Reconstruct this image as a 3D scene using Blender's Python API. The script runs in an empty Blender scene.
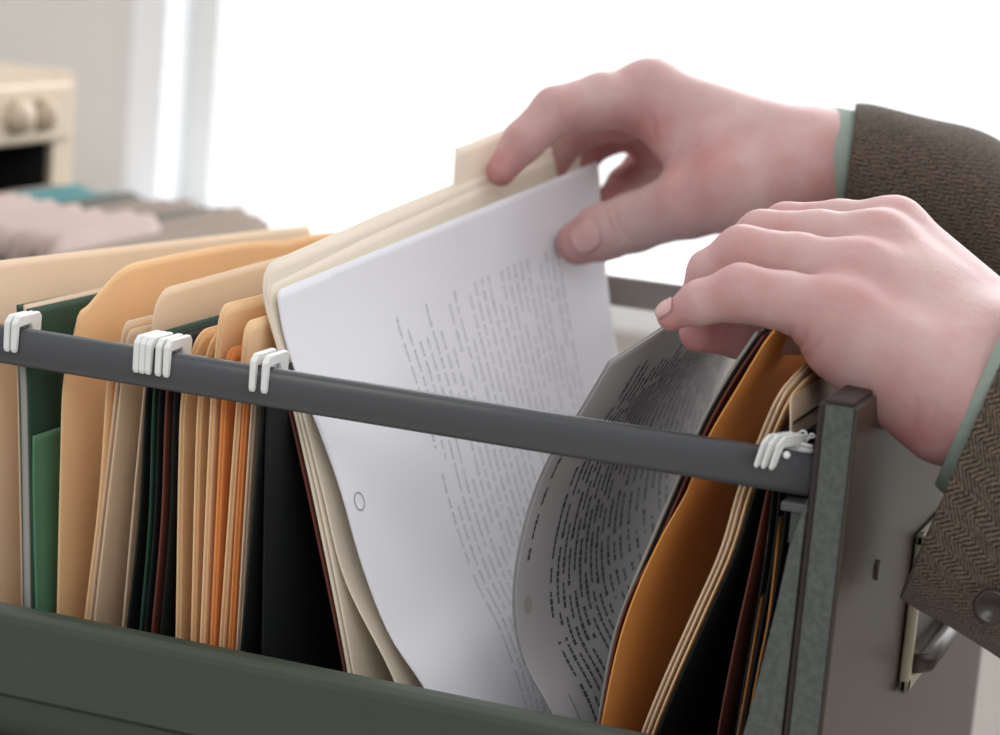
import bpy, bmesh, math, random
import numpy as np
from mathutils import Vector, Matrix
import openvdb as vdb
random.seed(7)
rng = np.random.default_rng(5)
sc = bpy.context.scene
COL = sc.collection

# ------------------------------------------------------------------ camera
FPX = 2470.0                       # focal length in pixels of a 1000x735 picture
def cam_axes():
    v1 = np.array([-6300 - 500, 367.5 + 680, -FPX]); X = -v1 / np.linalg.norm(v1)
    Z = np.cross(-X, np.array([1, -.085, 0.])); Z /= np.linalg.norm(Z)
    if Z[1] < 0: Z = -Z
    Y = np.cross(Z, X)
    R = np.array([X, Y, Z])
    d = R @ np.array([0, (367.5 - 424.5) / FPX, -1.])
    return R, -d * .8
RC, CAM = cam_axes()
cd = bpy.data.cameras.new('camera'); cam = bpy.data.objects.new('camera', cd); COL.objects.link(cam)
cd.sensor_width = 36; cd.lens = 36 * FPX / 1000
cam.matrix_world = Matrix([[*RC[0], CAM[0]], [*RC[1], CAM[1]], [*RC[2], CAM[2]], [0, 0, 0, 1]])
cd.clip_start = .02; cd.clip_end = 200
cd.dof.use_dof = True; cd.dof.focus_distance = .84; cd.dof.aperture_fstop = 10
sc.camera = cam

# ------------------------------------------------------------------ world and lamps
sc.view_settings.view_transform = 'Standard'; sc.view_settings.look = 'None'
sc.view_settings.gamma = 1; sc.view_settings.use_curve_mapping = False
sc.view_settings.exposure = -0.04
w = bpy.data.worlds.new('overcast_sky'); sc.world = w; w.use_nodes = True
nt = w.node_tree; nt.nodes.clear()
tc = nt.nodes.new('ShaderNodeTexCoord'); sep = nt.nodes.new('ShaderNodeSeparateXYZ')
mr = nt.nodes.new('ShaderNodeMapRange'); bg = nt.nodes.new('ShaderNodeBackground'); wo = nt.nodes.new('ShaderNodeOutputWorld')
nt.links.new(tc.outputs['Generated'], sep.inputs[0]); nt.links.new(sep.outputs['Y'], mr.inputs['Value'])
mr.inputs['From Min'].default_value = -.25; mr.inputs['From Max'].default_value = .3
mr.inputs['To Min'].default_value = .86; mr.inputs['To Max'].default_value = 1.9
mz = nt.nodes.new('ShaderNodeMapRange'); nt.links.new(sep.outputs['Z'], mz.inputs['Value'])
mz.inputs['From Min'].default_value = -.35; mz.inputs['From Max'].default_value = .1; mz.inputs['To Min'].default_value = .4; mz.inputs['To Max'].default_value = 1
mm = nt.nodes.new('ShaderNodeMath'); mm.operation = 'MULTIPLY'; nt.links.new(mr.outputs[0], mm.inputs[0]); nt.links.new(mz.outputs[0], mm.inputs[1])
nt.links.new(mm.outputs[0], bg.inputs['Strength']); bg.inputs['Color'].default_value = (.975, .985, 1, 1)
nt.links.new(bg.outputs[0], wo.inputs[0])
def area(name, loc, tgt, sx, sy, power, col=(1, 1, 1)):
    l = bpy.data.lights.new(name, 'AREA'); l.shape = 'RECTANGLE'; l.size = sx; l.size_y = sy; l.energy = power; l.color = col
    o = bpy.data.objects.new(name, l); COL.objects.link(o); o.location = loc
    o.rotation_euler = (Vector(tgt) - Vector(loc)).to_track_quat('-Z', 'Y').to_euler(); return o
area('window_daylight', (.3, 1.9, .9), (0, .1, 0), 1.8, 1.2, 30, (.97, .985, 1))
area('camera_side_fill', (.75, -1.3, .85), (-.1, .1, 0), .9, .6, 6, (1, .985, .96))  # unseen lamp added as soft fill from the camera side

# ------------------------------------------------------------------ pixel rays of the camera -> points of the place
def ray(u, v): return RC @ np.array([(u - 500) / FPX, (367.5 - v) / FPX, -1.])
def PY(u, v, y): d = ray(u, v); return CAM + d * ((y - CAM[1]) / d[1])
def PX(u, v, x): d = ray(u, v); return CAM + d * ((x - CAM[0]) / d[0])
def PD(u, v, d): return CAM + ray(u, v) * d
def px2m(d): return d / FPX

# ------------------------------------------------------------------ helpers
def tagit(o, label=None, cat=None, group=None, kind=None):
    if label: o['label'] = label
    if cat: o['category'] = cat
    if group: o['group'] = group
    if kind: o['kind'] = kind
    return o
def empty(name, loc=(0, 0, 0)):
    o = bpy.data.objects.new(name, None); COL.objects.link(o); o.location = loc; o.empty_display_size = .02; return o
def link(name, me, mat=None, parent=None, smooth=False):
    o = bpy.data.objects.new(name, me); COL.objects.link(o)
    if mat is not None: me.materials.append(mat)
    if parent is not None:
        o.parent = parent; o.matrix_parent_inverse = Matrix.Translation(-Vector(parent.location)) if parent.type == 'EMPTY' else Matrix()
        if parent.type == 'MESH' and parent.parent is not None: o.matrix_parent_inverse = Matrix.Translation(-Vector(parent.matrix_parent_inverse.translation) * 0)
    if smooth: me.polygons.foreach_set('use_smooth', [True] * len(me.polygons))
    return o
def mesh(name, verts, faces):
    me = bpy.data.meshes.new(name); me.from_pydata([tuple(map(float, v)) for v in verts], [], faces); me.update(); return me
def bm_obj(name, bm, mat, parent=None, smooth=False, bevel=0):
    bmesh.ops.recalc_face_normals(bm, faces=bm.faces)
    me = bpy.data.meshes.new(name); bm.to_mesh(me); bm.free()
    o = link(name, me, mat, parent, smooth)
    if bevel:
        m = o.modifiers.new('bevel', 'BEVEL'); m.width = bevel; m.segments = 3; m.limit_method = 'ANGLE'
    return o
def box(bm, a, b):
    vs = [bm.verts.new((x, y, z)) for x in (a[0], b[0]) for y in (a[1], b[1]) for z in (a[2], b[2])]
    for f in ((0, 1, 3, 2), (4, 6, 7, 5), (0, 4, 5, 1), (2, 3, 7, 6), (0, 2, 6, 4), (1, 5, 7, 3)): bm.faces.new([vs[i] for i in f])
def prism(bm, pts2, axis, a, b):
    def mk(p, t):
        return {'x': (t, p[0], p[1]), 'y': (p[0], t, p[1]), 'z': (p[0], p[1], t)}[axis]
    A = [bm.verts.new(mk(p, a)) for p in pts2]; B = [bm.verts.new(mk(p, b)) for p in pts2]; n = len(pts2)
    bm.faces.new(A[::-1]); bm.faces.new(B)
    for i in range(n): bm.faces.new((A[i], A[(i + 1) % n], B[(i + 1) % n], B[i]))
def loft(rings, cap0=True, cap1=True):
    n = len(rings[0]); V = [p for r in rings for p in r]; F = []
    for k in range(len(rings) - 1):
        for i in range(n):
            j = (i + 1) % n; F.append((k * n + i, k * n + j, (k + 1) * n + j, (k + 1) * n + i))
    if cap0: F.append(tuple(range(n))[::-1])
    if cap1: F.append(tuple((len(rings) - 1) * n + i for i in range(n)))
    return V, F
def tube_mesh(bm, pts, r, n=10):
    pts = [Vector(p) for p in pts]; rings = []
    for i, p in enumerate(pts):
        t = (pts[min(i + 1, len(pts) - 1)] - pts[max(i - 1, 0)]).normalized()
        a = t.cross(Vector((0, 0, 1)));
        if a.length < .1: a = t.cross(Vector((0, 1, 0)))
        a.normalize(); b = t.cross(a)
        rr = r if isinstance(r, (int, float)) else r[i]
        rings.append([p + (a * math.cos(q) + b * math.sin(q)) * rr for q in [2 * math.pi * k / n for k in range(n)]])
    V, F = loft(rings); vs = [bm.verts.new(v) for v in V]
    for f in F: bm.faces.new([vs[i] for i in f])

# ------------------------------------------------------------------ materials
def srgb(r, g, b):
    f = lambda c: (c / 255 / 12.92) if c / 255 <= .04045 else ((c / 255 + .055) / 1.055) ** 2.4
    return (f(r), f(g), f(b), 1)
def mat(name, col, rough=.6, metal=0, spec=.5, noise=0, nscale=60, bump=0, bscale=300, trans=0, col2=None):
    m = bpy.data.materials.new(name); m.use_nodes = True; t = m.node_tree; b = t.nodes['Principled BSDF']
    b.inputs['Base Color'].default_value = col; b.inputs['Roughness'].default_value = rough
    b.inputs['Metallic'].default_value = metal; b.inputs['Specular IOR Level'].default_value = spec
    g = t.nodes.new('ShaderNodeTexCoord')
    csock = None
    if noise or col2:
        n = t.nodes.new('ShaderNodeTexNoise'); n.inputs['Scale'].default_value = nscale; n.inputs['Detail'].default_value = 6
        t.links.new(g.outputs['Object'], n.inputs['Vector'])
        mx = t.nodes.new('ShaderNodeMix'); mx.data_type = 'RGBA'
        c2 = col2 or tuple([c * (1 - noise) for c in col[:3]] + [1])
        mx.inputs['A'].default_value = col; mx.inputs['B'].default_value = c2
        r = t.nodes.new('ShaderNodeMapRange'); r.inputs['From Min'].default_value = .35; r.inputs['From Max'].default_value = .65
        t.links.new(n.outputs['Fac'], r.inputs['Value']); t.links.new(r.outputs[0], mx.inputs['Factor'])
        t.links.new(mx.outputs['Result'], b.inputs['Base Color']); csock = mx.outputs['Result']
    if bump:
        n2 = t.nodes.new('ShaderNodeTexNoise'); n2.inputs['Scale'].default_value = bscale; n2.inputs['Detail'].default_value = 4
        t.links.new(g.outputs['Object'], n2.inputs['Vector'])
        bp = t.nodes.new('ShaderNodeBump'); bp.inputs['Strength'].default_value = bump; bp.inputs['Distance'].default_value = .0005
        t.links.new(n2.outputs['Fac'], bp.inputs['Height']); t.links.new(bp.outputs[0], b.inputs['Normal'])
    if trans:
        tr = t.nodes.new('ShaderNodeBsdfTranslucent'); tr.inputs['Color'].default_value = col
        if csock: t.links.new(csock, tr.inputs['Color'])
        ms = t.nodes.new('ShaderNodeMixShader'); ms.inputs[0].default_value = trans
        t.links.new(b.outputs[0], ms.inputs[1]); t.links.new(tr.outputs[0], ms.inputs[2])
        t.links.new(ms.outputs[0], t.nodes['Material Output'].inputs['Surface'])
    return m
M = {}
M['manila'] = mat('manila_card', srgb(255, 222, 176), .7, spec=.25, noise=.03, nscale=25, trans=.32)
M['manila_pale'] = mat('pale_manila_card', srgb(246, 225, 198), .7, spec=.25, noise=.03, nscale=25, trans=.32)
M['manila_orange'] = mat('orange_manila_card', srgb(255, 182, 112), .7, spec=.25, noise=.04, nscale=25, trans=.35)
M['kraft'] = mat('kraft_card', srgb(236, 164, 88), .65, spec=.3, noise=.05, nscale=30, trans=.1)
M['cream'] = mat('cream_card', srgb(250, 238, 220), .7, spec=.25, noise=.02, nscale=20, trans=.2)
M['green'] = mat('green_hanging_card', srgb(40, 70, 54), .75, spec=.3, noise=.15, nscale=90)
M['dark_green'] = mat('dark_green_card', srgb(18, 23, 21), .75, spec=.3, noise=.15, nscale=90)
M['maroon'] = mat('maroon_card', srgb(104, 52, 40), .7, noise=.1)
M['brown_card'] = mat('brown_card', srgb(120, 98, 76), .8, noise=.1)
M['grey_card'] = mat('grey_card', srgb(150, 148, 142), .6, noise=.05)
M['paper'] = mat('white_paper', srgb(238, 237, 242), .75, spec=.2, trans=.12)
M['copy'] = mat('shade_greyed_paper', srgb(172, 169, 170), .6, spec=.25, noise=.08, nscale=18, trans=.05)  # white paper greyed: shade inside the curl put into the colour
M['ink'] = mat('grey_ink', srgb(178, 178, 188), .8)
M['ink_dark'] = mat('dark_ink', srgb(66, 64, 68), .8)
M['rail'] = mat('grey_rail_enamel', srgb(70, 71, 73), .34, spec=.5, bump=.15, bscale=500)
M['drawer_green'] = mat('drawer_green_enamel', srgb(60, 68, 56), .4, spec=.5, noise=.06, nscale=40, bump=.2, bscale=900)
M['under'] = mat('drawer_underside_enamel', srgb(58, 62, 58), .5)
M['black'] = mat('drawer_inside_and_shade', srgb(30, 33, 32), .6)  # also paints the shade inside the cabinet opening
M['mottled'] = mat('mottled_green_enamel', srgb(84, 88, 84), .55, spec=.4, noise=.3, nscale=500, bump=.3, bscale=1200)
M['rust'] = mat('dark_red_edge', srgb(48, 30, 32), .6, noise=.3, nscale=300)
M['beige'] = mat('shaded_beige_enamel', srgb(62, 51, 40), .38, spec=.5, noise=.06, nscale=12)  # beige darkened to brown: the body's shade on the front painted in
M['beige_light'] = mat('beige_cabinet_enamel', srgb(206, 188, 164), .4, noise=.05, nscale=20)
M['beige_edge'] = mat('beige_edge_enamel', srgb(196, 186, 160), .4)
M['holder'] = mat('label_holder_metal', srgb(176, 170, 146), .35, metal=.3)
M['dark_metal'] = mat('dark_bronze_metal', srgb(66, 54, 46), .4)
M['white_plastic'] = mat('white_plastic', srgb(226, 226, 224), .4, spec=.5)
M['wall'] = mat('grey_wall_paint', srgb(232, 228, 224), .8, noise=.03, nscale=8)
M['white_frame'] = mat('white_window_paint', srgb(250, 251, 253), .5)
M['grey_frame'] = mat('grey_window_reveal', srgb(222, 223, 222), .6)
M['floor'] = mat('pale_floor', srgb(206, 198, 188), .5, noise=.06, nscale=5)
M['button'] = mat('brown_button', srgb(42, 28, 24), .25, noise=.3, nscale=200)
M['nail'] = mat('fingernail', srgb(196, 156, 153), .3, spec=.5)
M['shirt'] = mat('grey_green_shirt', srgb(140, 152, 142), .85, noise=.08, nscale=300, bump=.3, bscale=1500)
M['pink'] = mat('pink_paper', srgb(190, 170, 162), .8, noise=.06, nscale=30)
M['teal'] = mat('teal_card', srgb(50, 118, 120), .7)
M['glass'] = None

def skin_mat():
    m = bpy.data.materials.new('skin'); m.use_nodes = True; t = m.node_tree; b = t.nodes['Principled BSDF']
    at = t.nodes.new('ShaderNodeAttribute'); at.attribute_name = 'flush'
    g = t.nodes.new('ShaderNodeTexCoord'); n = t.nodes.new('ShaderNodeTexNoise'); n.inputs['Scale'].default_value = 90; n.inputs['Detail'].default_value = 5
    t.links.new(g.outputs['Object'], n.inputs['Vector'])
    r = t.nodes.new('ShaderNodeMapRange'); r.inputs['From Min'].default_value = .3; r.inputs['From Max'].default_value = .7
    r.inputs['To Min'].default_value = -.14; r.inputs['To Max'].default_value = .22
    t.links.new(n.outputs['Fac'], r.inputs['Value'])
    ad = t.nodes.new('ShaderNodeMath'); ad.operation = 'ADD'; ad.use_clamp = True
    t.links.new(at.outputs['Fac'], ad.inputs[0]); t.links.new(r.outputs[0], ad.inputs[1])
    mx = t.nodes.new('ShaderNodeMix'); mx.data_type = 'RGBA'
    mx.inputs['A'].default_value = srgb(192, 160, 156); mx.inputs['B'].default_value = srgb(180, 116, 116)
    t.links.new(ad.outputs[0], mx.inputs['Factor']); t.links.new(mx.outputs['Result'], b.inputs['Base Color'])
    b.inputs['Roughness'].default_value = .5; b.inputs['Specular IOR Level'].default_value = .4
    b.inputs['Subsurface Weight'].default_value = .25; b.inputs['Subsurface Radius'].default_value = (1, .35, .2); b.inputs['Subsurface Scale'].default_value = .004
    n2 = t.nodes.new('ShaderNodeTexVoronoi'); n2.inputs['Scale'].default_value = 900
    t.links.new(g.outputs['Object'], n2.inputs['Vector'])
    n3 = t.nodes.new('ShaderNodeTexNoise'); n3.inputs['Scale'].default_value = 220; n3.inputs['Detail'].default_value = 5
    t.links.new(g.outputs['Object'], n3.inputs['Vector'])
    a2 = t.nodes.new('ShaderNodeMath'); a2.operation = 'MULTIPLY_ADD'; a2.inputs[1].default_value = .25
    t.links.new(n2.outputs['Distance'], a2.inputs[0]); t.links.new(n3.outputs['Fac'], a2.inputs[2])
    bp = t.nodes.new('ShaderNodeBump'); bp.inputs['Strength'].default_value = .35; bp.inputs['Distance'].default_value = .0006
    t.links.new(a2.outputs[0], bp.inputs['Height']); t.links.new(bp.outputs[0], b.inputs['Normal'])
    return m
M['skin'] = skin_mat()

def tweed_mat():
    m = bpy.data.materials.new('herringbone_tweed'); m.use_nodes = True; t = m.node_tree; b = t.nodes['Principled BSDF']
    uv = t.nodes.new('ShaderNodeUVMap'); sp = t.nodes.new('ShaderNodeSeparateXYZ'); t.links.new(uv.outputs[0], sp.inputs[0])
    def mth(op, a, bb=None, c=None):
        n = t.nodes.new('ShaderNodeMath'); n.operation = op
        for i, x in enumerate((a, bb, c)):
            if x is None: continue
            if isinstance(x, (int, float)): n.inputs[i].default_value = x
            else: t.links.new(x, n.inputs[i])
        return n.outputs[0]
    # uv in metres: u around, v along.  columns 6 mm wide, ribs 1.4 mm apart
    tri = mth('ABSOLUTE', mth('SUBTRACT', mth('FRACT', mth('MULTIPLY', sp.outputs['X'], 1 / .0085)), .5))
    ph = mth('ADD', mth('MULTIPLY', sp.outputs['Y'], 1 / .0016), mth('MULTIPLY', tri, 5.0))
    st = mth('FRACT', ph)
    st = mth('ABSOLUTE', mth('SUBTRACT', st, .5))
    g = t.nodes.new('ShaderNodeTexCoord'); n = t.nodes.new('ShaderNodeTexNoise'); n.inputs['Scale'].default_value = 900; n.inputs['Detail'].default_value = 4
    t.links.new(g.outputs['Object'], n.inputs['Vector'])
    f = mth('ADD', mth('MULTIPLY', st, 1.7), mth('MULTIPLY', mth('SUBTRACT', n.outputs['Fac'], .5), 1.6))
    r = t.nodes.new('ShaderNodeMapRange'); r.inputs['From Min'].default_value = .15; r.inputs['From Max'].default_value = .75
    t.links.new(f, r.inputs['Value'])
    mx = t.nodes.new('ShaderNodeMix'); mx.data_type = 'RGBA'
    mx.inputs['A'].default_value = srgb(44, 36, 31); mx.inputs['B'].default_value = srgb(112, 97, 84)
    t.links.new(r.outputs[0], mx.inputs['Factor']); t.links.new(mx.outputs['Result'], b.inputs['Base Color'])
    b.inputs['Roughness'].default_value = .95; b.inputs['Specular IOR Level'].default_value = .1
    b.inputs['Sheen Weight'].default_value = .15
    bp = t.nodes.new('ShaderNodeBump'); bp.inputs['Strength'].default_value = .5; bp.inputs['Distance'].default_value = .0006
    t.links.new(f, bp.inputs['Height']); t.links.new(bp.outputs[0], b.inputs['Normal'])
    return m
M['tweed'] = tweed_mat()

# ------------------------------------------------------------------ setting
W = .303            # distance between the two hanging rails
def struct(name, bm, m, bevel=0):
    o = bm_obj(name, bm, m, None, False, bevel); o['kind'] = 'structure'; return o
FZ = -1.15
bm = bmesh.new(); box(bm, (-2.2, -1.4, FZ - .05), (2.4, 1.32, FZ)); struct('floor', bm, M['floor'])
YW = 1.2
bm = bmesh.new()
box(bm, (-2.2, YW, FZ), (-.806, YW + .12, 1.6)); box(bm, (-.806, YW, FZ), (2.4, YW + .12, -.135)); box(bm, (-.806, YW, 1.15), (2.4, YW + .12, 1.6))
struct('wall_back', bm, M['wall'])
bm = bmesh.new()
box(bm, (-.806, YW - .012, -.135), (-.772, YW + .05, 1.15)); box(bm, (-.772, YW - .02, -.135), (-.766, YW + .05, 1.15))
box(bm, (-.806, YW - .012, 1.10), (2.4, YW + .05, 1.15))
struct('window_1', bm, M['white_frame'], .002)
bm = bmesh.new(); box(bm, (-.766, YW + .02, -.125), (-.737, YW + .06, 1.10)); box(bm, (.95, YW + .02, -.125), (.99, YW + .06, 1.10))
struct('trim_1', bm, M['grey_frame'], .002)
bm = bmesh.new(); box(bm, (-.806, YW - .16, -.150), (2.4, YW + .05, -.125)); struct('trim_2', bm, M['white_frame'], .004)

def glass_mat():
    m = bpy.data.materials.new('window_glass'); m.use_nodes = True; t = m.node_tree; t.nodes.clear()
    o = t.nodes.new('ShaderNodeOutputMaterial'); tr = t.nodes.new('ShaderNodeBsdfTransparent'); gl = t.nodes.new('ShaderNodeBsdfGlossy'); mx = t.nodes.new('ShaderNodeMixShader')
    gl.inputs['Roughness'].default_value = .02; mx.inputs[0].default_value = .05
    t.links.new(tr.outputs[0], mx.inputs[1]); t.links.new(gl.outputs[0], mx.inputs[2]); t.links.new(mx.outputs[0], o.inputs[0]); return m
bm = bmesh.new(); box(bm, (-.74, YW + .04, -.125), (2.4, YW + .044, 1.10)); struct('window_2', bm, glass_mat())

# ------------------------------------------------------------------ cabinets the drawers slide out of
XC = -.54
def cabinet(y0, y1, zt, label, pull):
    r = empty('filing_cabinet', (XC - .3, (y0 + y1) / 2, FZ))
    bm = bmesh.new(); xb = XC - .62; th = .012
    box(bm, (xb, y0, FZ), (XC, y0 + th + .012, zt)); box(bm, (xb, y1 - th - .012, FZ), (XC, y1, zt))
    box(bm, (xb + .0003, y0 + .0243, zt - th), (XC - .0003, y1 - .0243, zt - .0003)); box(bm, (xb + .0002, y0 + .0243, FZ), (xb + th, y1 - .0243, zt - th - .0005))
    box(bm, (xb, y0 + th, -.36), (XC, y1 - th, -.335)); box(bm, (XC - .03, y0 + th, FZ), (XC - .001, y1 - th, -.36))
    bm_obj('body', bm, M['beige_light'], r, False)
    bm = bmesh.new(); box(bm, (xb + .02, y1 - .0265, -.33), (XC - .004, y1 - .0245, zt - .02)); box(bm, (xb + .014, y0 + .03, -.33), (xb + .018, y1 - .03, zt - .02)); box(bm, (xb + .02, y0 + .0245, -.33), (XC - .004, y0 + .0265, zt - .02)); bm_obj('shade_lining', bm, M['black'], r)  # black sheets added to paint the shade inside the opening
    bm = bmesh.new(); box(bm, (XC - .02, y0 + .02, -.006), (XC + .004, y1 - .008, zt - .006)); f = bm_obj('upper_drawer_front', bm, M['beige_light'], r, False, .003)
    # cup-shaped pulls and label frame
    for (a, b) in pull:
        bm = bmesh.new(); n = 14
        rings = []
        for k in range(n + 1):
            q = k / n; s = math.sin(q * math.pi) ** .5
            cy = a + (b - a) * q
            rings.append([(XC + .004 + .012 * s * math.cos(p) ** .8 if math.cos(p) > 0 else XC + .004, cy, .014 + .011 * s * math.sin(p) - .002) for p in [(-.5 + j / 9) * math.pi * .98 for j in range(10)]])
        V, F = loft(rings); vs = [bm.verts.new(v) for v in V]
        for q in F: bm.faces.new([vs[i] for i in q])
        bm_obj('cup_pull', bm, M['beige_light'], r, True)
    tagit(r, label, 'filing cabinet'); return r
cabinet(.338, .644, .037, 'beige steel filing cabinet with an empty drawer opening lined black as shade, at the far left', [(.556, .580), (.590, .604)])

# ------------------------------------------------------------------ leaves (folders, sheets)
def spline(P, n):
    P = np.array(P, float); k = len(P)
    if k == 2: return P[0] + (P[1] - P[0]) * np.linspace(0, 1, n)[:, None]
    d = np.r_[0, np.cumsum(np.linalg.norm(np.diff(P, axis=0), axis=1))]
    m = np.zeros_like(P)
    for i in range(k):
        a, b = max(i - 1, 0), min(i + 1, k - 1); m[i] = (P[b] - P[a]) / (d[b] - d[a])
    out = []
    for s in np.linspace(0, d[-1], n):
        i = min(np.searchsorted(d, s, side='right') - 1, k - 2); h = d[i + 1] - d[i]; t = (s - d[i]) / h
        out.append((2*t**3-3*t*t+1)*P[i]+(t**3-2*t*t+t)*h*m[i]+(-2*t**3+3*t*t)*P[i+1]+(t**3-t*t)*h*m[i+1])
    return np.array(out)
ZB = -.212
class Leaf:
    """ruled sheet: near edge curve (top -> bottom, in plane y0) and far edge curve; top(t) raises the upper edge."""
    def __init__(s, near, y0=.012, far=None, y1=.292, shift=(0, 0), top=None, bottom=ZB, n=40, fold=0.0, wob=0, curl=None):
        s.curl = curl
        N = [PY(u, v, y0) for u, v in near]
        F = [PY(u, v, y1) for u, v in far] if far else [p + np.array([shift[0], y1 - y0, shift[1]]) for p in N]
        for L in (N, F):
            if bottom is not None and L[-1][2] > bottom + .01:
                e = L[-1] - L[-2]; e = e / np.linalg.norm(e); q = L[-1] + e * (.5 * (L[-1][2] - bottom)); q = L[-1] + (q - L[-1]) * .8; q[1] = L[-1][1]
                q[2] = (L[-1][2] + bottom) / 2
                L.append(q); q2 = q.copy(); q2[2] = bottom; q2[0] += (q[0] - L[-2][0]) * .4; L.append(q2)
        s.N = spline(N, n); s.F = spline(F, n); s.n = n; s.top = top or (lambda t: 0); s.wob = wob; s.y0, s.y1 = y0, y1
        s.len = np.linalg.norm(np.diff(s.N, axis=0), axis=1).sum()
        s.ph = random.random() * 6
    def pt(s, a, t):
        """a = distance fraction 0 top..1 bottom (may be <0: above), t = 0 near..1 far"""
        x = a * (s.n - 1); i = int(min(max(math.floor(x), 0), s.n - 2)); f = x - i
        p = s.N[i] + (s.N[i + 1] - s.N[i]) * f; q = s.F[i] + (s.F[i + 1] - s.F[i]) * f
        r = p + (q - p) * t
        if s.curl:
            g = 1 - (1 - t) ** 3; r = p + (q - p) * (t ** 1.5 * .75 + t * .25); r = r + np.array([(s.curl[0] + (s.curl[1] - s.curl[0]) * min(max(a, 0), 1)) * g, 0, 0])
        if s.wob: r = r + np.array([s.wob * math.sin(t * 5.2 + s.ph) * math.sin(math.pi * t) * (1 - .6 * a), 0, 0])
        return r
    def nrm(s, a, t):
        e = 1e-2; d1 = s.pt(a + e, t) - s.pt(a - e, t); d2 = s.pt(a, t + e) - s.pt(a, t - e)
        n = np.cross(d1, d2); n /= np.linalg.norm(n); return n if n[0] > 0 else -n
    def grid(s, ts=None, rows=44):
        if ts is None: ts = sorted(set([0, .004, .008, .014, .022, .032, .044, .06] + list(np.linspace(.08, .92, 30)) + [.94, .956, .968, .978, .986, .992, .996, 1] + getattr(s.top, 'ts', [])))
        V, F = [], []
        for t in ts:
            a0 = -s.top(t) / s.len
            for k in range(rows):
                a = a0 + (1 - a0) * (k / (rows - 1)) ** 1.15; V.append(s.pt(a, t))
        for j in range(len(ts) - 1):
            for k in range(rows - 1):
                F.append((j * rows + k, j * rows + k + 1, (j + 1) * rows + k + 1, (j + 1) * rows + k))
        return V, F
def topf(r=.008, length=.28, tabs=(), ramp=None):
    """corner radius r; tabs = (t0, t1, height); ramp = list of (t, h)"""
    def f(t):
        h = 0
        if ramp: h += float(np.interp(t, [a for a, b in ramp], [b for a, b in ramp]))
        for e in (t * length, (1 - t) * length):
            if e < r: h -= r - math.sqrt(max(r * r - (r - e) ** 2, 0))
        for (a, b, q) in tabs:
            if a < t < b: h += q * min(1, (t - a) / .012, (b - t) / .012)
        return h
    ts = []
    for (a, b, q) in tabs: ts += [a + .0005, a + .006, a + .012, b - .012, b - .006, b - .0005]
    f.ts = ts
    return f
def sheet_obj(name, leaves, m, parent=None, th=.0005):
    V, F = [], []
    for lf in leaves:
        v, f = lf.grid(); o = len(V); V += v; F += [tuple(i + o for i in q) for q in f]
    o = link(name, mesh(name, V, F), m, parent, True)
    md = o.modifiers.new('thickness', 'SOLIDIFY'); md.thickness = th; md.offset = 0
    return o
HOOK_PTS = [(-.0062, -.0002), (-.0052, -.0016), (-.0040, -.0004), (-.0036, .0074), (.0036, .0078), (.0046, .006), (.0062, -.006), (.0100, -.006), (.0108, .0100), (.0092, .0116), (-.0038, .0116), (-.0064, .0092)]
def hook(x, parent, wth=.0022, far=False, skew=0.0):
    bm = bmesh.new(); P = [((W - y) if far else y, z) for y, z in HOOK_PTS]
    prism(bm, P, 'x', x - wth / 2, x + wth / 2)
    if skew:
        for v in bm.verts:
            if v.co.y > 0: v.co.y *= .62
            v.co.x += skew * (v.co.y + .005) + (.2 * (v.co.z - .009) if v.co.z < .009 else 0)
            if v.co.z < .009: v.co.z = .009 + (v.co.z - .009) * .8
    return bm_obj('hook', bm, M['white_plastic'], parent, False, .0006)
def folder(name, leaves, m, label, cat, group=None, th=.0005, hooks=(), loc=None, skew=0, hw=.0022):
    """a folder is an empty with its leaves; a single leaf stays one mesh"""
    base = leaves[0].pt(1, .5)
    if len(leaves) == 1 and not hooks:
        o = sheet_obj(name, leaves, m, None, th); tagit(o, label, cat, group); return o
    r = empty(name, tuple(float(c) for c in base)); tagit(r, label, cat, group)
    for lf in leaves: sheet_obj('leaf', [lf], m, r, th)
    for h in hooks:
        hook(h, r, wth=hw, skew=skew)
        if h > -.16: hook(h, r, far=True)
    return r
def hx(u):  # x on the near rail under pixel column u
    return float(PY(u, 344 + .158 * u, -.004)[0])

ALL_LEAVES = []
# -- leftmost cream folder, standing tall
a = Leaf([(-14, 262), (-12, 400), (-6, 610)], shift=(-.004, -.013), top=topf(.006, tabs=()))
b = Leaf([(16, 330), (18, 400), (22, 610)], shift=(-.002, -.005), top=topf(.006))
folder('manila_folder', [a, b], M['manila_pale'], 'tall cream manila folder at the left edge of the drawer', 'folder')
s = Leaf([(21, 345), (23.5, 400), (27, 610)], y0=.006, y1=.286)
o = sheet_obj('paper_bundle', [s], M['grey_card'], None, .0024); tagit(o, 'thin bundle of grey-white papers beside the leftmost cream folder', 'papers')
a = Leaf([(17, 305), (20, 400), (24, 610)], y0=.010, y1=.297, shift=(-.004, -.006))
b = Leaf([(27, 309), (29, 400), (33, 610)], y0=.006, y1=.297, shift=(-.002, -.002))
folder('hanging_folder', [a, b], M['green'], 'green hanging folder with a white hook at the left end of the rail', 'hanging folder', hooks=[hx(9), hx(16)])
s = Leaf([(24, 305), (26, 400), (30, 610)], y0=.012, y1=.28, shift=(-.002, -.002))
o = sheet_obj('paper_sheet', [s], M['manila_pale'], None, .0006); tagit(o, 'cream sheet whose edge shows along the top of the left green folder', 'paper')
# lower green flap inside, light falling on it painted as a lighter green
s = Leaf([(33, 436), (33, 500), (36, 618)], y0=.0065, y1=.29, shift=(0, 0))
o = sheet_obj('divider_card', [s], mat('lit_green_card', srgb(84, 130, 100), .7, noise=.1), None, .0006); tagit(o, 'low flap of the left green folder, painted lighter where light falls', 'divider')
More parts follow.
